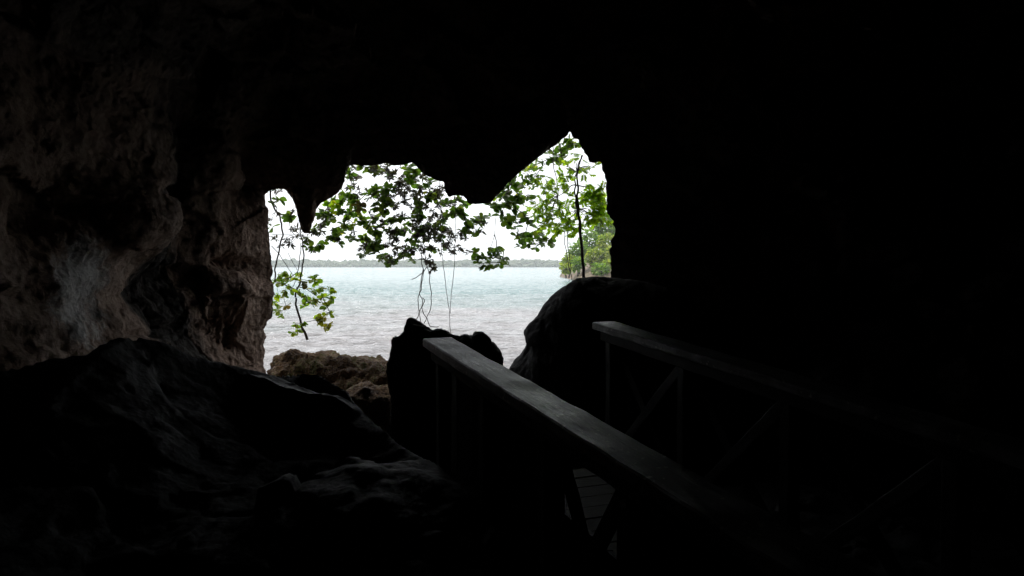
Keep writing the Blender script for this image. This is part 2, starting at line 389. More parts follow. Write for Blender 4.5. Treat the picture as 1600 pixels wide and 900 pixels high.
# ------------------------------------------------------------------ cave floor with the sloping foreground ledge
gx = np.arange(-6.6, 7.6, .028); gy = np.arange(-10.9, 0, .12); gy = np.concatenate([gy, np.arange(0, 11.6, .026)])
X, Y = np.meshgrid(gx, gy)
Z = np.full_like(X, -2.05) + .25 * sstep(-Y, -2, 6)
Z -= sstep(Y, 8.6, 11.2) * .9
ridge = [(-60,585,3.9),(0,578,4.0),(60,566,4.2),(135,555,4.4),(150,545,4.5),(170,531,4.6),(200,527,4.7),(220,526,4.8),(260,537,4.9),(300,557,5.0),(350,565,5.15),(410,582,5.3),
         (450,597,5.3),(500,615,5.2),(540,625,5.05),(565,645,4.9),(600,670,4.6),(630,695,4.4),(675,722,4.2),(720,745,4.0),(800,790,3.6)]
rd = np.array([W(*q) for q in ridge])
def ledge(rd, front, back, pw, lowz):
    o = np.argsort(rd[:, 0]); ry = np.interp(X, rd[o, 0], rd[o, 1]); rz = np.interp(X, rd[o, 0], rd[o, 2])
    t = (ry - Y) / front
    f = rz - (rz - lowz) * ((np.clip(t, 0, 1.3) + .06) ** pw - .06 ** pw)
    bk = rz - back * np.clip(-t * front, 0, 9) - .9 * np.clip(-t * front, 0, 9) ** 2
    h = np.where(t > 0, f, bk)
    h = np.where(X > rd[:, 0].max(), h - (X - rd[:, 0].max()) * 1.6, h)
    return h, np.clip(np.abs(t) * front / .3, .12, 1)
h1, am1 = ledge(rd, 4.2, .9, .72, -1.85)
P3 = np.stack([X, Y, np.zeros_like(X)], -1)
nb = fbm(P3 * np.array([.8, 1.1, 1]) + 2, .8, 3) * .10
Pw3 = P3 + .12 * np.stack([noise(P3 * 2.2), noise(P3 * 2.2 + 11), 0 * X], -1)
fc = facets(Pw3 * np.array([.75, 1.2, 1]), 1.25, .5, .22, .05, 3.1) * .20 + facets(Pw3, 3.6, .55, .25, .12, 5.3) * .05
gate = sstep(noise(P3 * .9 + 40), -.25, .35)
nr_ = (.35 + .65 * gate) * fbm(P3 * np.array([.6, 1.2, 1]) + 8, 1.3, 6, .5, True) * .042
nm = fbm(P3 + 31, 6, 4, .55) * .014
h1 = h1 + (nb + fc + nr_ * .5) * am1 + nm * np.clip(am1, .4, 1)
rd2 = np.array([W(px, py, d) for px, py, d in [(380,600,6.0),(435,586,6.2),(470,583,6.4),(500,585,6.4),(520,597,6.3),(545,612,6.2),(552,625,6.1),(575,650,6.0),(600,690,5.8)]])
h2, am2 = ledge(rd2, .8, 1.2, 1.3, -2.1)
h2 = h2 + (nr_ + fc * .6 + nm) * np.clip(am2, .3, 1)
Zf = Z + nb * .8 + nr_ + nm + fc
# low rocks between the ledge and the boardwalk
Zf += .30 * np.exp(-((X + .75) / .35) ** 2 - ((Y - 4.9) / .5) ** 2) + .22 * np.exp(-((X + .95) / .25) ** 2 - ((Y - 3.3) / .3) ** 2)
Zf = np.maximum(Zf, np.maximum(h1, h2))
V = np.stack([X, Y, Zf], -1)
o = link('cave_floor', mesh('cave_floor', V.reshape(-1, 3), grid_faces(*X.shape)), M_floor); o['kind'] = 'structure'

# ------------------------------------------------------------------ boulders: lumpy solids with real thickness
def boulder(name, px, yd, depth, mat, label, lean=0.0, n=420, m=110, amp=.05, pw=.5, seed=0, front=1.0):
    pts = np.array([W(a_, b_, yd) for a_, b_ in px])
    base = np.array([pts[:, 0].mean(), yd, min(pts[:, 2].min(), SEA - .2)])
    O = resample(pts[:, [0, 2]], n)
    t = np.sin(np.linspace(-math.pi / 2, math.pi / 2, m))
    S = (1 - np.abs(t) ** 2.2) ** pw
    rows_ = []
    for tk, sk in zip(t, S):
        q = gsmooth(O, (1 - sk) * 30)
        xx = base[0] + (q[:, 0] - base[0]) * max(sk, .002); zz = base[2] + (q[:, 1] - base[2]) * (max(sk, .002) ** 1.1)
        yy = yd + tk * depth * (front if tk < 0 else 1) + lean * (zz - base[2])
        rows_.append(np.column_stack([xx, yy, zz]))
    P = np.array(rows_); nn = normals(P, True)
    c = P.mean((0, 1)); nn *= np.sign((nn * (P - c)).sum(-1).mean())
    k = 1 - .75 * np.exp(-(t / .12) ** 2)[:, None]
    P = P + nn * (facets(P + seed, 2.6, .45, .18, .06) * amp * 1.6 * k + (fbm(P + seed, 1.7, 3) * amp * 1.5 + fbm(P + seed, 4, 5, .55, True) * amp * .6 - amp * .4) * k + fbm(P + seed, 14, 3) * amp * .22)[..., None]
    o = link(name, mesh(name, (P - base).reshape(-1, 3), grid_faces(m, n, True)), mat, loc=Vector(base))
    return tag(o, label, 'boulder')
boulder('boulder', [(431,640),(431,583),(432,564),(436,556),(440,553),(464,552),(488,556),(500,551),(509,552),(520,557),(531,561),(540,557),(549,556),(560,556),(571,557),(584,563),(597,563),(613,568),(640,575),(680,590),(690,700),(440,700)],
        10.3, 1.0, M_moss, 'low brown mossy boulder in daylight at the water edge', amp=.075, pw=.6, seed=3, front=1.25)
boulder('boulder', [(520,740),(528,640),(540,612),(552,603),(575,597),(590,601),(600,600),(612,596),(628,598),(645,606),(660,618),(672,640),(690,740)],
        8.7, .55, M_moss, 'dim brown shaded rock between the mossy boulder and the dark jagged one', amp=.06, pw=.6, seed=31)
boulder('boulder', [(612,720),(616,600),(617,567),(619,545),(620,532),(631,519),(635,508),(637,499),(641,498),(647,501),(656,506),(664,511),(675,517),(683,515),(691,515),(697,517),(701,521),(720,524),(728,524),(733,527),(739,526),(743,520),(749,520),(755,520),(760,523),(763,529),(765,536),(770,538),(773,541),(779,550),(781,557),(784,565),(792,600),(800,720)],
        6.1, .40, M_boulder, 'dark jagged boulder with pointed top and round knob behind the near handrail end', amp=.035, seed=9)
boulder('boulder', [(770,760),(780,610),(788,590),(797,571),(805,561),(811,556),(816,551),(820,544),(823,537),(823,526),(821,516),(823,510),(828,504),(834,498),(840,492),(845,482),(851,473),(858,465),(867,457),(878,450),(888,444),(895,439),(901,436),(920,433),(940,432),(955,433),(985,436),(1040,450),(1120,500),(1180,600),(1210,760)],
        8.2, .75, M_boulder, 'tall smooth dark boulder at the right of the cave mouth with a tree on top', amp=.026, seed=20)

# ------------------------------------------------------------------ sea
yy = np.concatenate([10.2 * (170 / 10.2) ** np.linspace(0, 1, 900), 170 * (9000 / 170) ** np.linspace(0, 1, 90)[1:]])
uu = np.concatenate([np.linspace(-1.4, -.42, 60), np.linspace(-.42, .25, 520)[1:], np.linspace(.25, 1.4, 70)[1:]])
U, YY = np.meshgrid(uu, yy); XX = U * YY
Pw = np.stack([XX * .55 + YY * .12, YY, np.zeros_like(XX)], -1)
fade = np.exp(-np.clip(YY - 60, 0, None) / 60)
def crest(P, s, k): 
    n = fbm(P, s, k, .55); return n
wv = 1.5 * (.05 * crest(Pw * np.array([.7, 1, 1]) + 3, 4.2, 2) * .5 + .085 * crest(Pw * np.array([.6, 1, 1]), .28, 3) + .075 * (.5 - np.abs(noise(Pw * np.array([.55, 1, 1]) * .8 + 4))) + .035 * crest(Pw * np.array([.6, 1, 1]) + 9, 1.9, 3))
ZZ = SEA + wv * fade * sstep(YY, 10, 13)
o = link('sea', mesh('sea', np.stack([XX, YY, ZZ], -1).reshape(-1, 3), grid_faces(*XX.shape)), None); o['kind'] = 'structure'
m, t, b = nodes('sea_water'); L = t.links.new
g = N(t, 'ShaderNodeNewGeometry'); sx = N(t, 'ShaderNodeSeparateXYZ'); L(g.outputs['Position'], sx.inputs[0])
mp = N(t, 'ShaderNodeMapping'); mp.inputs['Scale'].default_value = (.5, 1, 1); L(g.outputs['Position'], mp.inputs['Vector'])
n1 = N(t, 'ShaderNodeTexNoise', Scale=.16, Detail=5, Roughness=.6, Distortion=.5); L(mp.outputs[0], n1.inputs['Vector'])
ma = N(t, 'ShaderNodeMath', operation='MULTIPLY_ADD'); L(n1.outputs['Fac'], ma.inputs[0]); ma.inputs[1].default_value = 44; L(sx.outputs['Y'], ma.inputs[2])
mr = N(t, 'ShaderNodeMapRange'); mr.inputs['From Min'].default_value = 30; mr.inputs['From Max'].default_value = 84; L(ma.outputs[0], mr.inputs['Value'])
col = ramp(t, mr.outputs[0], [(0, (.33, .325, .325)), (.3, (.33, .32, .315)), (.6, (.25, .285, .272)), (1, (.15, .235, .225))])
L(col, b.inputs['Base Color']); b.inputs['Roughness'].default_value = .1; b.inputs['IOR'].default_value = 1.33
mp2 = N(t, 'ShaderNodeMapping'); mp2.inputs['Scale'].default_value = (.6, 1.3, 1); L(g.outputs['Position'], mp2.inputs['Vector'])
n2 = N(t, 'ShaderNodeTexNoise', Scale=1.9, Detail=9, Roughness=.65, Distortion=.7); L(mp2.outputs[0], n2.inputs['Vector'])
bp = N(t, 'ShaderNodeBump', Strength=1.0, Distance=.36); L(n2.outputs['Fac'], bp.inputs['Height']); L(bp.outputs[0], b.inputs['Normal'])
o.data.materials.append(m)

# ------------------------------------------------------------------ far shore and tree line
def ico(sub):
    import bmesh
    bm = bmesh.new(); bmesh.ops.create_icosphere(bm, subdivisions=sub, radius=1)
    v = np.array([q.co[:] for q in bm.verts]); f = np.array([[q.index for q in fc.verts] for fc in bm.faces]); bm.free(); return v, f
iv, ifc = ico(2)
def blobs(name, cents, rad, mat, seed):
    r_ = np.random.default_rng(seed); VV, FF = [], []
    for i, (c, s) in enumerate(zip(cents, rad)):
        v = iv * s; v = v * (1 + .5 * noise(iv * 1.9 + i * 3.7))[:, None] + c
        VV.append(v); FF.append(ifc + i * len(iv))
    return mesh(name, np.concatenate(VV), np.concatenate(FF), smooth=False)
n = 2600
bx_ = rng.uniform(-900, 700, n); k = rng.integers(0, 3, n)
top = 9.5 + 3.0 * noise(np.stack([bx_ * .012, bx_ * 0, bx_ * 0], -1)) + 2.4 * noise(np.stack([bx_ * .06, bx_ * 0 + 5, bx_ * 0], -1))
hz = np.where(k == 0, top * .25, np.where(k == 1, top * .6, top * .85)) + rng.normal(0, .8, n) + (rng.random(n) < .06) * rng.uniform(1, 3, n)
cents = np.column_stack([bx_, 1250 + k * 9 + rng.uniform(-5, 5, n), SEA + hz])
rad = np.column_stack([rng.uniform(3, 7, n), rng.uniform(3, 6, n), rng.uniform(2, 4.2, n)])
M_far = leaf_mat('far_mangrove_foliage', [(.05, .075, .035), (.075, .10, .045), (.10, .12, .06), (.06, .09, .04)], .1, .8)
o = link('treeline', blobs('treeline', cents, rad, M_far, 1), M_far); tag(o, 'low hazy green belt of trees along the far shore across the water', 'trees', kind='stuff')
xs = np.linspace(-1400, 1200, 200); yr = np.array([1242, 1250, 1300, 1500])
Xs, Ys = np.meshgrid(xs, yr); Zs = SEA + np.array([-.5, .8, 2.2, 3])[:, None] + 0 * Xs
o = link('far_shore', mesh('far_shore', np.stack([Xs, Ys + 3 * np.sin(Xs * .03), Zs], -1).reshape(-1, 3), grid_faces(*Xs.shape)), M_shore); o['kind'] = 'structure'

# ------------------------------------------------------------------ leaves
def leaf_template(kind):
    if kind == 'round':    # obovate
        ln = np.array([0, .30, .68, .94]); wd = np.array([.05, .29, .39, .25])
    else:
        ln = np.array([0, .3, .62, .9]); wd = np.array([.02, .17, .16, .07])
    v = []
    for l_, w_ in zip(ln, wd):
        dr = -.18 * l_ ** 2
        v += [(l_, -w_, dr + w_ * .3), (l_, 0, dr), (l_, w_, dr + w_ * .3)]
    v.append((1.0, 0, -.2)); v.append((1.0, 0.001, -.2))
    f = []
    for i in range(3):
        a_ = i * 3
        f += [(a_, a_ + 3, a_ + 4, a_ + 1), (a_ + 1, a_ + 4, a_ + 5, a_ + 2)]
    f += [(9, 12, 13, 10), (10, 12, 13, 11)]
    f[-2] = (9, 12, 10, 9); f[-1] = (10, 12, 11, 10)
    v = v[:13]
    tri = []
    for q in f:
        q = list(dict.fromkeys(q))
        if len(q) == 4: tri += [(q[0], q[1], q[2]), (q[0], q[2], q[3])]
        else: tri.append(tuple(q))
    return np.array(v), np.array(tri)
LT = {k: leaf_template(k) for k in ('round', 'lance')}
def leaves_mesh(name, pos, dr, up, size, kind):
    tv, tf = LT[kind]
    dr = dr / np.linalg.norm(dr, axis=1)[:, None]
    sd_ = np.cross(up, dr); sd_ /= (np.linalg.norm(sd_, axis=1)[:, None] + 1e-9)
    nz = np.cross(dr, sd_)
    curl = rng.uniform(.6, 1.8, len(pos))
    wf = rng.uniform(.8, 1.15, len(pos))
    Vt = (tv[None, :, 0:1] * dr[:, None] + tv[None, :, 1:2] * sd_[:, None] * wf[:, None, None] + tv[None, :, 2:3] * nz[:, None] * curl[:, None, None]) * size[:, None, None] + pos[:, None]
    Ft = tf[None] + (np.arange(len(pos)) * len(tv))[:, None, None]
    return mesh(name, Vt.reshape(-1, 3), Ft.reshape(-1, 3))
def tubes(name, lines):
    """lines: list of (points, r0, r1)"""
    V_, F_ = [], []; off = 0; K = 6
    an = np.arange(K) * 2 * math.pi / K
    for P, r0_, r1_ in lines:
        P = np.asarray(P, float); n_ = len(P)
        tg = np.gradient(P, axis=0); tg /= np.linalg.norm(tg, axis=1)[:, None] + 1e-9
        ref = np.where(np.abs(tg[:, 1:2]) < .9, np.array([[0, 1, 0]]), np.array([[1, 0, 0]]))
        a_ = np.cross(tg, ref); a_ /= np.linalg.norm(a_, axis=1)[:, None] + 1e-9; b_ = np.cross(tg, a_)
        r_ = np.linspace(r0_, r1_, n_)[:, None, None]
        ring = P[:, None] + r_ * (np.cos(an)[None, :, None] * a_[:, None] + np.sin(an)[None, :, None] * b_[:, None])
        V_.append(ring.reshape(-1, 3)); F_.append(grid_faces(n_, K, True) + off); off += n_ * K
    return mesh(name, np.concatenate(V_), np.concatenate(F_))
def wiggle(a_, b_, n_=8, amp=.03, sag=0.0):
    a_, b_ = np.asarray(a_), np.asarray(b_); s = np.linspace(0, 1, n_)[:, None]
    P = a_ * (1 - s) + b_ * s
    q = rng.normal(0, 1, 3) * 10
    d_ = np.stack([noise(P * 4 + q), noise(P * 4 + q + 7), noise(P * 4 + q + 13)], -1) * amp
    P = P + d_ * np.sin(s * math.pi); P[:, 2] += -sag * 4 * (s * (1 - s))[:, 0]
    return P
def spline(pts, n_=40, amp=.006):
    pts = np.asarray(pts, float); k = len(pts)
    d_ = np.r_[0, np.cumsum(np.linalg.norm(np.diff(pts, axis=0), axis=1))]
    s = np.linspace(0, d_[-1], n_)
    P = np.stack([np.interp(s, d_, pts[:, j]) for j in range(3)], -1)
    for _ in range(2): P[1:-1] = (P[:-2] + 2 * P[1:-1] + P[2:]) / 4
    q = rng.normal(0, 1, 3) * 10
    return P + np.stack([noise(P * 9 + q), noise(P * 9 + q + 7), noise(P * 9 + q + 13)], -1) * amp

KM = {'R': ('round', M_round, .098), 'D': ('lance', M_dark, .078), 'B': ('round', M_bright, .082), 'Y': ('round', M_yellow, .074), 'N': ('round', M_brown, .095)}
NMS = {'R': 'foliage', 'D': 'dry_foliage', 'B': 'fresh_foliage', 'Y': 'yellow_foliage', 'N': 'brown_foliage'}
def spray(clusters, depth, jit=.3, dens=1.0, scale=1.0):
    """clusters (px,py,r,type) -> leaf arrays per type and twig-end points"""
    out = {}; pts = []
    for px, py, r, ty in clusters:
        c = W(px, py, depth + rng.uniform(-jit, jit)); rr = r * c[1] / F
        pts.append(c)
        kind, mat, ls = KM[ty]; ls = ls * scale
        n_ = max(3, int(dens * (17.0 if ty != 'D' else 30) * (rr / ls) ** 1.6 + 4))
        tips = max(1, int(round(2.2 * (rr / ls) ** 1.3)))
        for _ in range(tips):
            tc_ = c + rng.normal(0, 1, 3) * rr * (.42 if tips > 1 else .1)
            ax = np.array([rng.normal(0, .5), rng.normal(0, .5), rng.choice([1.0, -.6])]); ax /= np.linalg.norm(ax)
            m_ = max(3, n_ // tips)
            ph = rng.uniform(0, 6.28) + np.arange(m_) * 2.4
            p1 = np.cross(ax, [0, 1, .2]); p1 /= np.linalg.norm(p1); p2 = np.cross(ax, p1)
            el = rng.uniform(.0, 1.1, m_)
            d_ = np.cos(ph)[:, None] * p1 + np.sin(ph)[:, None] * p2
            d_ = d_ * np.cos(el)[:, None] + ax * np.sin(el)[:, None] + np.array([0, 0, -.25])
            out.setdefault(ty, []).append((tc_ + d_ * .008 + rng.normal(0, .2, (m_, 3)) * ls * .5, d_, np.tile(ax, (m_, 1)) + rng.normal(0, .35, (m_, 3)), ls * rng.uniform(.5, 1.18, m_)))
    return out, pts
def mst_lines(pts, root, r0_=.009, r1_=.0016, amp=.05):
    pts = [np.asarray(root)] + list(pts); P = np.array(pts); n_ = len(P)
    inn = [0]; rest = list(range(1, n_)); par = {}; dep = {0: 0}
    # prefer parents that lie above
    while rest:
        best = None
        for j in rest:
            dv = P[inn] - P[j]; cost = np.linalg.norm(dv, axis=1) * np.where(dv[:, 2] < 0, 1.5, 1.0)
            k_ = int(np.argmin(cost))
            if best is None or cost[k_] < best[0]: best = (cost[k_], inn[k_], j)
        _, a_, j = best; par[j] = a_; dep[j] = dep[a_] + 1; inn.append(j); rest.remove(j)
    sub = {i: 1 for i in range(n_)}
    for j in sorted(par, key=lambda q: -dep[q]): sub[par[j]] += sub[j]
    f = lambda s: min(r0_, r1_ * math.sqrt(s))
    return [(wiggle(P[par[j]], P[j], 9, amp), f(sub[j] + 1), f(sub[j])) for j in par]
def hanging(name, clusters, depth, rootpx, label, group='leafy branches hanging over the cave mouth', jit=.3, dens=1.0, cat='branch', extra=(), scale=1.0, r0_=.006):
    root3 = W(rootpx[0], rootpx[1], depth)
    e_ = empty(name, Vector(root3), label, cat, group)
    out, pts = spray(clusters, depth, jit, dens, scale)
    tubes_ = mst_lines(pts, root3, r0_) + list(extra)
    link('twig', tubes('twig', tubes_), M_bark, e_)
    for ty, L_ in out.items():
        me = leaves_mesh('leaves', *[np.concatenate([q[i] for q in L_]) for i in range(4)], KM[ty][0])
        link(NMS[ty], me, KM[ty][1], e_)
    return e_

def cl(s, ty=None):
    o_ = []
    for q in s.split():
        p = q.split(','); o_.append((float(p[0]), float(p[1]), float(p[2]), p[3] if len(p) > 3 else ty))
    return o_
A = cl('540,300,9,B 530,312,7,R 548,308,7,R 557,316,7,B 526,322,8,B 545,333,10,R 533,335,8,R 520,326,7,B 508,328,6,R 505,338,7,R 513,336,6,R 506,346,5,R 552,262,5,D 568,260,6,R 575,264,6,R 548,273,7,R 555,280,6,N 552,292,7,D 562,300,7,D 585,262,8,D 592,268,8,D 588,298,8,R 600,297,9,R 590,320,9,R 600,325,9,R 594,308,8,R 604,312,8,R 560,330,7,R 569,344,7,R 580,342,8,D 553,361,4,D 549,374,6,R 568,373,6,R 574,383,6,R 583,382,4,R 591,383,6,R 577,397,5,R 587,361,8,R 578,352,6,R 594,356,7,R 518,366,7,R 528,364,6,R 521,357,5,D 537,355,4,R 542,343,6,R 494,361,6,D 502,362,4,D 507,376,4,D 527,374,3,D 488,390,4,D 563,322,6,N 600,345,6,D 573,300,5,D')
B_ = cl('605,260,9,D 612,275,9,D 622,285,9,D 625,262,9,R 640,268,9,R 650,275,9,R 660,283,9,R 669,288,8,R 618,295,8,D 630,300,9,D 635,285,8,D 642,292,7,D 648,303,8,N 652,313,8,N 660,302,7,D 672,300,8,B 679,306,7,B 610,310,7,D 612,322,6,D 650,325,7,D 656,333,8,N 642,340,9,R 637,347,9,R 626,344,8,D 612,345,8,D 611,356,8,R 621,358,8,R 632,360,8,R 642,371,8,R 650,379,6,R 653,388,5,D 661,394,5,D 629,397,7,R 637,394,5,R 629,389,5,D 642,389,4,R 601,384,5,D 611,385,5,D 598,403,4,R 603,405,3,R 609,407,4,R 610,397,4,D 618,371,6,D 607,365,6,D 652,357,7,D 661,352,7,D 654,349,6,D 657,363,6,D 662,379,7,D 670,353,6,D 674,342,6,D 679,333,7,D 684,353,7,D 677,360,7,D 681,371,5,D 688,377,5,D 694,362,7,D 692,349,6,D 695,336,6,D 679,388,6,B 672,403,4,D 675,415,5,D 671,364,5,D 664,325,6,D 687,320,5,D 690,305,4,D 633,313,5,D 640,322,4,D')
Cc = cl('707,318,8,D 704,333,7,R 713,333,8,R 723,327,8,R 725,337,6,R 711,326,8,D 727,319,5,R 716,314,6,R 731,346,5,D 741,342,6,R 747,349,6,R 755,341,6,R 752,347,5,R 733,358,6,R 743,361,5,R 737,353,4,R 717,362,4,D 725,373,6,D 713,386,5,D 708,395,5,D 703,379,5,D 701,381,4,D 721,386,3,D 709,372,4,D')
Dd = cl('743,394,4,R 748,403,6,R 747,411,3,R 755,412,4,R 757,402,7,R 764,412,5,R 769,403,7,R 780,411,4,R 777,402,5,R 787,403,3,R 789,412,3,R 775,389,4,R 780,393,3,R 772,394,3,R 732,395,4,D')
E_ = cl('767,323,7,R 772,318,7,R 767,338,3,R 780,318,8,R 785,329,8,R 793,321,8,R 801,315,9,R 807,325,8,R 799,337,6,R 793,347,4,R 801,349,4,R 804,358,4,R 808,367,3,R 813,343,5,D 817,336,5,D 822,363,4,R 809,368,3,R 814,375,6,R 826,374,6,R 833,372,4,R 826,382,5,R 814,386,4,R 836,385,3,R 842,379,4,R 839,365,4,R 849,372,4,R 853,379,3,R 859,378,3,R 832,349,3,R 788,307,7,R 800,311,8,R 816,309,5,R 809,315,7,R 793,315,8,R 796,280,5,R 801,288,6,R 795,296,6,R 788,291,5,R 807,292,4,R 790,303,6,R')
Fp = cl('892,219,7,R 888,225,6,R 884,233,5,R 896,224,5,R 875,225,4,R 873,235,4,R 878,245,3,R 876,240,3,R 881,220,4,R 856,240,3,R 865,240,4,R 868,247,4,R 859,249,4,R 849,252,4,R 837,257,6,R 832,264,3,B 844,264,4,R 812,263,3,B 801,269,4,R 824,272,5,R 827,280,6,R 817,283,4,R 835,275,4,R 821,291,3,R 832,292,3,R 835,283,4,R 841,285,4,B')
def filler(L_, k_, ty='DDR'):
    L_ = L_ + [(L_[i][0] + rng.normal(0, 7), L_[i][1] + rng.normal(0, 5.5), rng.uniform(4, 7), ty[int(rng.integers(len(ty)))]) for i in rng.integers(0, len(L_), k_)]
    return L_
A = filler(A, 60, 'DRRB'); B_ = filler(B_, 110, 'DDRD'); Cc = filler(Cc, 14); E_ = filler(E_, 16, 'RRB'); Fp = filler(Fp, 8, 'RB')
hanging('hanging_branch', A, 10.6, (575, 200), 'leafy branch with bright green and dark round leaves, hanging just right of the rock fang')
hanging('hanging_branch', B_, 10.9, (640, 195), 'densest tangle of small dark dry leaves and green clumps in the middle arch')
hanging('hanging_branch', Cc, 10.3, (712, 250), 'thin branch of leaf clusters hanging below the left edge of the wide rock lobe')
hanging('hanging_branch', E_, 10.5, (775, 240), 'branch of large round dark green leaves right of the wide rock lobe', dens=.8, scale=1.05)
hanging('hanging_branch', Fp, 10.2, (880, 165), 'round-leaved sprays running down from the highest peak of the cave mouth', dens=.75, scale=1.0)
tw = lambda s, d: np.array([W(float(q.split(',')[0]), float(q.split(',')[1]), d) for q in s.split()])
hanging('hanging_branch', Dd, 10.1, (773, 366), 'lone low cluster of round leaves dangling on thin twigs just above the far shore', jit=.12,
        extra=[(spline(tw('776,250 775,335 773,366', 10.1)), .004, .004), (spline(tw('773,366 770,378 765,391', 10.1)), .004, .003), (spline(tw('773,366 760,380 753,390', 10.1)), .002, .002)])

# left sprig
G_ = cl('430,295,4,D 440,298,5,D 435,313,5,R 425,318,4,R 450,336,5,R 447,339,4,R 458,327,4,D 455,360,6,D 448,372,6,D 465,358,5,D 430,372,5,D 440,385,4,D 455,380,5,D 424,345,4,D 425,356,3,R 432,330,3,D 470,365,4,D 462,370,4,D')
lx = [(spline(tw('424,280 421,303 427,323 437,338 440,350 441,364 438,380 435,393 431,415 428,440', 9.9), 60, .02), .013, .010),
      (spline(tw('423,367 450,366 470,367 482,366', 9.9)), .004, .002), (spline(tw('424,384 435,395 451,420 462,436', 9.9)), .006, .003), (spline(tw('450,394 458,410 464,422', 9.9)), .004, .003)]
hanging('hanging_branch', G_, 9.9, (424, 285), 'curved bare branch with sparse small dark leaves close to the left wall', extra=lx)
H_ = cl('445,425,6,B 435,432,6,B 450,435,7,B 440,442,7,B 430,440,5,B 455,450,6,B 462,437,5,B 445,455,6,B 435,460,5,B 465,425,4,B 469,455,5,B 430,475,5,B 434,487,6,B 440,489,4,B 446,478,3,Y 463,505,5,B 465,515,3,B 476,503,3,B 458,518,3,B 495,440,6,B 488,437,5,B 500,448,5,B 490,455,5,B 480,470,7,B 488,475,6,B 475,478,5,B 472,465,5,B 495,468,6,B 505,465,6,B 515,455,5,B 518,462,3,B 512,480,6,B 516,488,4,B 500,500,5,Y 507,503,6,Y 513,507,4,Y 497,503,4,Y 510,512,3,Y 503,494,4,B 470,440,4,N')
lx = [(spline(tw('470,340 470,367 474,387 474,400 473,416 470,432 467,448 461,465', 10.1), 50, .02), .008, .012), (spline(tw('461,465 463,478 469,500 475,515 480,530', 10.1), 30, .02), .013, .019),
      (spline(tw('481,366 474,385', 10.1)), .005, .005), (spline(tw('467,448 480,452 495,462 508,478', 10.1)), .006, .003)]
hanging('hanging_branch', H_, 10.1, (470, 380), 'drooping sprig of fresh yellow-green leaves ending in a bare broken stick, low at the left', extra=lx, jit=.2)

# vines
def vine(strands, org, s, d, label, r_):
    ls = []
    for st in strands:
        P = np.array([W(org[0] + a_ / s, org[1] + b_ / s, d + .05 * math.sin(i + len(ls))) for i, (a_, b_) in enumerate(st)])
        ls.append((spline(P, 60, .012), r_, r_ * .8))
    base = ls[0][0][-1]
    o = link('hanging_vine', tubes('hanging_vine', [(q - base, a_, b_) for q, a_, b_ in ls]), M_bark, loc=Vector(base))
    return tag(o, label, 'vine', 'bare vines hanging in the cave mouth')
vine([[(225,20),(225,110),(235,200),(250,240),(240,320),(235,400),(235,440),(210,465),(240,520),(235,590),(215,620),(205,690),(170,725)],
      [(265,20),(265,110),(270,190),(290,220),(305,290),(305,370),(325,450),(325,540),(310,630),(280,700),(250,750)],
      [(290,220),(245,280),(140,335)], [(250,240),(225,330),(220,440),(195,510),(200,600),(215,640),(220,745)],
      [(240,510),(262,530),(235,600),(245,660),(280,710),(315,785),(390,788)]], (620, 380), 6, 9.6, 'tangle of knotted bare vines reaching down to the pointed boulder', .0058)
vine([[(400,-700),(410,-300),(415,0),(430,180),(450,330),(465,460),(480,590),(500,660),(500,860)], [(550,-400),(545,0),(540,180),(520,400),(510,570),(500,660)]],
     (620, 380), 6, 9.5, 'pair of thin straight vines joining in a V just above the end of the handrail', .0042)
vine([[(864,215),(864,226),(865,260),(869,275),(872,300),(875,329),(879,342),(882,361),(881,378),(887,405),(894,440)], [(886,360),(887,381),(890,405),(891,425)]],
     (0, 0), 1, 9.6, 'thin long vine crossing in front of the slender tree down to the boulder', .006)
vine([[(745,300),(745,321),(743,345)]], (0, 0), 1, 10.3, 'short thin vine under the wide rock lobe', .003)

# slender tree with feathery leaves on the right boulder
TD = 9.4
tbase = W(912, 436, TD)
te = empty('slender_tree', Vector(tbase), 'slender tree with feathery bright green leaves growing on top of the tall right boulder', 'tree')
trunk = [(spline(tw('912,440 911,410 909,385 906,350 903,328 899,315', TD), 50, .01), .021, .017), (spline(tw('903,328 903,300 902,275 904,258 910,242', TD), 30, .015), .015, .009),
         (spline(tw('900,318 898,300 899,275 903,258 908,244', TD), 30, .02), .011, .007)]
link('trunk', tubes('trunk', trunk), M_bark, te)
fr_c = cl('858,300,9 870,315,10 850,292,7 875,292,7 885,302,7 860,335,11 875,345,10 890,342,9 880,360,9 895,362,8 865,355,9 898,330,8 850,320,9 845,335,8 850,350,8 925,300,10 935,315,10 941,297,8 928,330,10 941,333,10 932,347,7 920,345,6 905,352,6 916,318,8 884,325,8 872,330,8 893,352,8 915,305,7 855,310,8 843,357,5 838,338,5 829,326,5 836,323,6 875,258,4 885,260,4 895,265,4 880,272,5 893,275,4 900,270,4 912,262,4 922,262,4 918,272,4 932,258,3 895,247,2 908,247,3 905,242,3 885,285,5 920,288,5 852,277,4 863,280,4 948,320,8 946,345,7 922,312,8 936,305,9 944,312,8 930,320,9 940,325,9 922,335,7 936,343,7 946,303,6', 'P')
P_, D_, U_, S_ = [], [], [], []
lines = []
hubs = [W(899, 315, TD), W(903, 290, TD), W(901, 268, TD), W(903, 328, TD), W(885, 299, TD), W(925, 297, TD), W(872, 306, TD)]
lines += [(wiggle(hubs[1], hubs[4], 10, .04, -.02), .009, .006), (wiggle(hubs[4], hubs[6], 10, .04), .006, .004), (wiggle(hubs[1], hubs[5], 10, .04, -.03), .009, .005)]
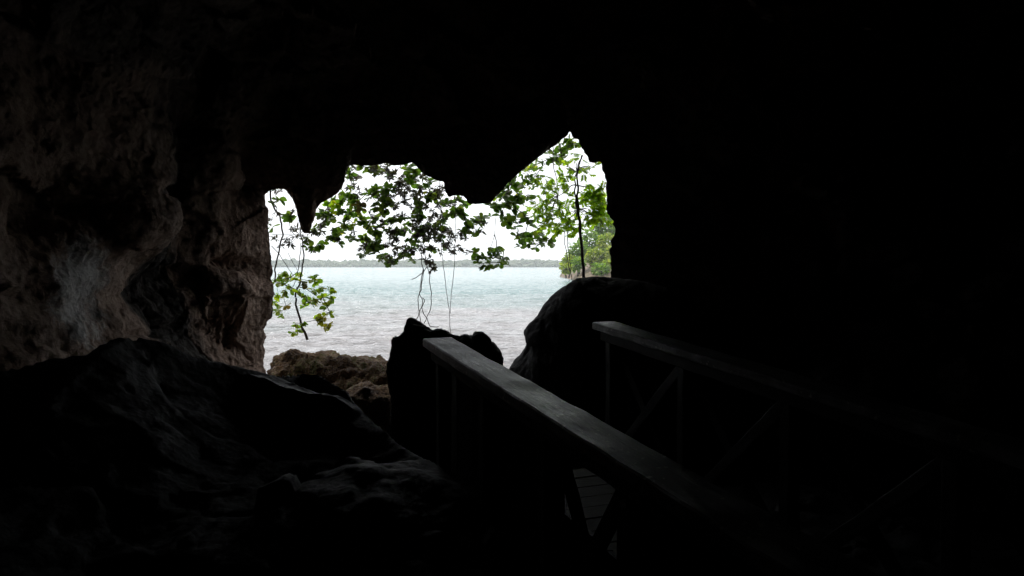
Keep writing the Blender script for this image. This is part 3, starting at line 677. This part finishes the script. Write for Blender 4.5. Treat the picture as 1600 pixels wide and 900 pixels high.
for px, py, r, _ in fr_c:
    c = W(px, py, TD + rng.uniform(-.25, .5)); rr = r * c[1] / F
    h = min(hubs, key=lambda q: np.linalg.norm(q - c)); lines.append((wiggle(h, c, 10, .06, -.02), .0045, .002))
    for _ in range(max(2, int(5.5 * (rr / .05) ** 1.2))):
        base = c + rng.normal(0, .4, 3) * rr
        d_ = np.array([rng.normal(0, 1), rng.normal(0, .7), rng.normal(-.1, .6)]); d_ /= np.linalg.norm(d_)
        ln = rng.uniform(.07, .12); sd_ = np.cross(d_, [rng.normal(0, .3), rng.normal(0, .6), 1]); sd_ /= np.linalg.norm(sd_); up = np.cross(sd_, d_)
        lines.append((np.array([base, base + d_ * ln * .5, base + d_ * ln - np.array([0, 0, .015])]), .0016, .001))
        for k_ in range(6):
            for s_ in (-1, 1):
                P_.append(base + d_ * ln * (k_ + 1) / 6.3); D_.append(d_ * .55 + sd_ * s_ + np.array([0, 0, -.25])); U_.append(up); S_.append(rng.uniform(.042, .062))
link('leaves', leaves_mesh('leaves', np.array(P_), np.array(D_), np.array(U_), np.array(S_), 'lance'), M_pinn, te)
link('limb', tubes('limb', lines), M_bark, te)

# ------------------------------------------------------------------ headland beyond the right boulder
HD = 120.0
xs = np.linspace(6, 70, 220); ys = np.linspace(106, 150, 120); Xh, Yh = np.meshgrid(xs, ys)
edgex = W(893, 430, HD)[0] + 1.2 * noise(np.stack([Yh * .15, Yh * 0, Yh * 0], -1))
hh = 5.2 * sstep(Xh, edgex, edgex + 11) * sstep(Yh, 108, 118) + .9 * sstep(Xh, edgex - .3, edgex + .8) * sstep(Yh, 109, 112) + 3 * sstep(Xh, 20, 50)
Ph = np.stack([Xh, Yh, Xh * 0], -1)
Zh = SEA - .3 + hh + fbm(Ph, .35, 5) * .5 * sstep(hh, 0, .6)
o = link('headland', mesh('headland', np.stack([Xh, Yh, Zh], -1).reshape(-1, 3), grid_faces(*Xh.shape)), M_shore); o['kind'] = 'structure'
M_h1 = leaf_mat('yellow_green_shrub_foliage', [(.13, .19, .04), (.2, .25, .05), (.27, .29, .06), (.10, .16, .04)], .4, .7)
M_h2 = leaf_mat('mid_green_shrub_foliage', [(.08, .15, .03), (.12, .20, .04), (.17, .23, .05)], .45, .7)
hs_ = [((889,409,11,10), 118, M_h1, 'small yellow-green shrub overhanging the water at the tip of the headland'),
       ((905,393,16,15), 121, M_h2, 'rounded mid-green shrub second from the tip of the headland'),
       ((922,378,17,17), 125, M_h2, 'dark green shrub at the middle of the headland slope'),
       ((946,352,22,22), 131, M_h2, 'tall green tree crown at the top of the headland beside the rock edge'),
       ((950,382,17,16), 120, M_h1, 'bright yellow-green shrub just left of the rock edge on the headland'),
       ((930,402,16,13), 117, M_h1, 'low pale green shrub above the bare earth of the headland'),
       ((952,418,15,12), 114, M_h1, 'lowest yellow-green shrub in the corner by the rock edge on the headland'),
       ((884,419,8,7), 113, M_h1, 'smallest clump of leaves touching the water at the very tip of the headland'),
       ((903,413,11,9), 115, M_h2, 'low dark green shrub growing over the bare earth near the slender trunk'),
       ((938,422,13,9), 112, M_h2, 'low mid-green shrub at the foot of the headland right of the slender trunk'),
       ((958,398,14,14), 116, M_h1, 'yellow-green shrub half hidden by the bulging rock edge'),
       ((985,360,30,30), 128, M_h2, 'big green tree of the headland mostly hidden by the cave wall')]
for (px, py, rx, rz), d, mat, lab in hs_:
    c = W(px, py, d); k_ = d / F; ra = np.array([rx * k_, rx * k_ * .9, rz * k_])
    gz = SEA + .3
    e_ = empty('shrub', Vector((c[0], c[1], gz)), lab, 'shrub', 'shrubs on the headland')
    nl = int(260 * (ra[0] * ra[2]) ** .9)
    v = rng.normal(size=(nl, 3)); v /= np.linalg.norm(v, axis=1)[:, None]
    lum = 1 + .28 * noise(v * 2.2 + px)
    pos = c + v * ra * (lum * rng.uniform(.55, 1.0, nl))[:, None]
    dirs = v + rng.normal(0, .7, (nl, 3)) + np.array([0, 0, -.2])
    link('foliage', leaves_mesh('leaves', pos, dirs, rng.normal(0, .5, (nl, 3)) + np.array([0, 0, 1.0]), rng.uniform(.3, .6, nl), 'round'), mat, e_)
    ls = [(wiggle(np.array([c[0], c[1], gz]), c, 10, .3), .14, .07)]
    for _ in range(7): ls.append((wiggle(c - np.array([0, 0, ra[2] * .6]), c + rng.normal(0, .45, 3) * ra, 8, .3), .06, .02))
    link('trunk', tubes('trunk', ls), M_bark, e_)

# ------------------------------------------------------------------ boardwalk and railings
P1 = np.array([-.517, 4.3, -.418]); slope = .0742
dxy = np.array([-.370, .929]); dirn = np.array([dxy[0], dxy[1], slope]); dirn /= np.linalg.norm(dirn)
perp = np.array([.929, .370, 0])
upv = np.cross(perp, dirn); upv /= np.linalg.norm(upv)
def beam(name, a_, b_, wdt, thk, mat, parent, side=None, seed=0, rough=.004):
    """a board from a to b, its own axes along the grain, slightly uneven"""
    a_, b_ = np.asarray(a_, float), np.asarray(b_, float); ax = b_ - a_; ln = np.linalg.norm(ax); ax /= ln
    s_ = np.asarray(side if side is not None else perp, float); s_ = s_ - ax * (s_ @ ax); s_ /= np.linalg.norm(s_); u_ = np.cross(ax, s_)
    nl = max(4, int(ln / .035)); K = []
    bev = min(wdt, thk) * .12
    hw, ht = wdt / 2, thk / 2
    prof = [(-hw, -ht + bev), (-hw, ht - bev), (-hw + bev, ht), (-hw / 3, ht), (hw / 3, ht), (hw - bev, ht), (hw, ht - bev), (hw, -ht + bev), (hw - bev, -ht), (-hw + bev, -ht)]
    xs_ = np.linspace(0, ln, nl)
    G = np.array([[(x_, p_, q_) for p_, q_ in prof] for x_ in xs_])
    nz = np.stack([noise(G * np.array([3, 6, 6]) + seed), noise(G * np.array([6, 9, 9]) + seed + 5), noise(G * np.array([5, 9, 9]) + seed + 9)], -1)
    G = G + nz * rough * np.array([.3, 1, 1])
    nv = len(prof); F_ = [list(q) for q in grid_faces(nl, nv, True)]
    F_.append(list(range(nv))[::-1]); F_.append([(nl - 1) * nv + i for i in range(nv)])
    me = bpy.data.meshes.new(name); me.from_pydata([tuple(q) for q in G.reshape(-1, 3)], [], F_); me.update()
    me.materials.append(mat)
    o = bpy.data.objects.new(name, me); C.objects.link(o)
    Mx = Matrix(((ax[0], s_[0], u_[0], a_[0]), (ax[1], s_[1], u_[1], a_[1]), (ax[2], s_[2], u_[2], a_[2]), (0, 0, 0, 1)))
    o.parent = parent; o.matrix_parent_inverse = Matrix.Identity(4)
    o.matrix_basis = Matrix.Translation(-Vector(parent.location)) @ Mx
    return o
RAILW, RAILT = .175, .05
def panel(parent, E0, s0, s1, top, bot, seed):
    # vertical boards nailed side by side, slightly uneven
    V_, F_ = [], []; r_ = np.random.default_rng(seed); s = s0
    while s < s1 - .03:
        wd = min(r_.uniform(.09, .13), s1 - s); j = r_.normal(0, .003)
        p = E0 - dirn * s + perp * (.052 + j); q = p - dirn * (wd - .004); b0 = len(V_)
        for a_ in (p, q):
            for o_ in (0, .018):
                for z_ in (-top, -bot + r_.uniform(-.04, .04)): V_.append(a_ + perp * o_ + np.array([0, 0, z_]))
        for f in ((0, 1, 5, 4), (2, 6, 7, 3), (0, 2, 3, 1), (4, 5, 7, 6), (0, 4, 6, 2), (1, 3, 7, 5)): F_.append([b0 + k for k in f])
        s += wd
    return link('side_panel', mesh('side_panel', np.array(V_), np.array(F_), smooth=False), M_wood, parent)
def railing(end_left_top, label, sgn_, stops, panels=()):
    """end_left_top = far left upper corner of the handrail board; sgn_ -> inner side"""
    E0 = np.asarray(end_left_top) + perp * RAILW / 2 - upv * RAILT / 2
    base = E0 - np.array([0, 0, 1.0])
    e_ = empty('wooden_railing', Vector(base), label, 'railing', 'railings of the boardwalk')
    L_ = stops[-1] + .1; NB = len(stops) - 1
    beam('handrail', E0, E0 - dirn * L_, RAILW, RAILT, M_rail, e_, seed=3 + sgn_, rough=.004)
    q = E0 - upv * (RAILT / 2 + .036) - dirn * .05
    beam('apron', q, q - dirn * (L_ - .1), .10, .07, M_wood, e_, seed=7 + sgn_)
    q2 = E0 - np.array([0, 0, .93]) - dirn * .05
    beam('lower_rail', q2, q2 - dirn * (L_ - .1), .04, .08, M_wood, e_, seed=11 + sgn_)
    for k_ in range(NB + 1):
        p = E0 - dirn * stops[k_] - np.array([0, 0, .062])
        beam('post', p, p - np.array([0, 0, 1.35 + .05]), .075, .075, M_wood, e_, seed=k_ + 20, side=perp)
        if k_ < NB and not any(a_ <= stops[k_] + .02 and stops[k_ + 1] <= b_ + .02 and c_ < .3 for a_, b_, c_ in panels):
            p2 = E0 - dirn * stops[k_ + 1] - np.array([0, 0, .062]); dn = np.array([0, 0, .82]); tp = np.array([0, 0, .05])
            beam('brace', p - tp - dirn * .03 + perp * .022, p2 - dn + dirn * .03 + perp * .022, .03, .065, M_wood, e_, seed=k_ + 40)
            beam('brace', p2 - tp + dirn * .03 - perp * .012, p - dn - dirn * .03 - perp * .012, .03, .065, M_wood, e_, seed=k_ + 60)
    for i_, (a_, b_, c_) in enumerate(panels): panel(e_, E0, a_, b_, c_, 1.35, 50 + i_)
    return e_
railing(P1, 'near weathered grey wooden railing with wide flat handrail running diagonally across the foreground', 0, [.13, .88, 1.58, 2.2, 3.0, 3.9, 4.8, 5.7, 6.6], [(.10, 1.58, .09), (1.6, 2.18, .40), (2.2, 6.6, .09)])
P2 = np.array([.557, 5.15, -.389])
railing(P2, 'far wooden railing with crossed braces, on the right in front of the tall dark boulder', 1, [.13 + .85 * k for k in range(9)])
# deck
c0 = (P1 + P2) / 2 + perp * RAILW / 2; c0 = c0 - np.array([0, 0, 1.03]); 
c0 = P1 + perp * (1.315 + RAILW) / 2 + dirn * .4; c0[2] -= 1.02
be = empty('boardwalk', Vector(c0), 'brown plank boardwalk between the two railings, sloping up towards the cave mouth', 'boardwalk')
V_, F_ = [], []
npl = 58
pw_ = .145
for i in range(npl):
    a0 = c0 - dirn * (i * (pw_ + .012)); j1, j2 = rng.normal(0, .012, 2); hz_ = rng.normal(0, .0025)
    w2 = .80
    for s_, e_s in ((-1, j1), (1, j2)):
        for dd_ in (0, pw_):
            for tz in (0, -.035):
                V_.append(a0 + perp * (s_ * w2 + e_s) - dirn * dd_ + np.array([0, 0, tz + hz_]))
    b0 = i * 8
    for f in ((0, 4, 6, 2), (1, 3, 7, 5), (0, 1, 5, 4), (2, 6, 7, 3), (0, 2, 3, 1), (4, 5, 7, 6)): F_.append([b0 + q for q in f])
link('planks', mesh('planks', np.array(V_), np.array(F_), smooth=False), M_deck, be)
for s_ in (-.62, .62):
    p = c0 + perp * s_ - np.array([0, 0, .105]); beam('joist', p - dirn * .03, p - dirn * (npl * (pw_ + .012) - .05), .06, .12, M_wood, be, seed=80)

# ------------------------------------------------------------------ damp sea air
hv = np.array([(a_, b_, c_) for a_ in (-1500, 1300) for b_ in (-13.5, 1700) for c_ in (-6, 60)], float)
m = bpy.data.materials.new('haze_air'); m.use_nodes = True; t = m.node_tree
t.nodes.remove(t.nodes['Principled BSDF']); pv = t.nodes.new('ShaderNodeVolumePrincipled')
pv.inputs['Density'].default_value = .00032; pv.inputs['Color'].default_value = (.93, .95, .97, 1); pv.inputs['Anisotropy'].default_value = .2
t.links.new(pv.outputs[0], t.nodes['Material Output'].inputs['Volume'])
o = link('haze', mesh('haze', hv, np.array([(0, 1, 3, 2), (4, 6, 7, 5), (0, 4, 5, 1), (2, 3, 7, 6), (0, 2, 6, 4), (1, 5, 7, 3)]), smooth=False), m); o['kind'] = 'stuff'
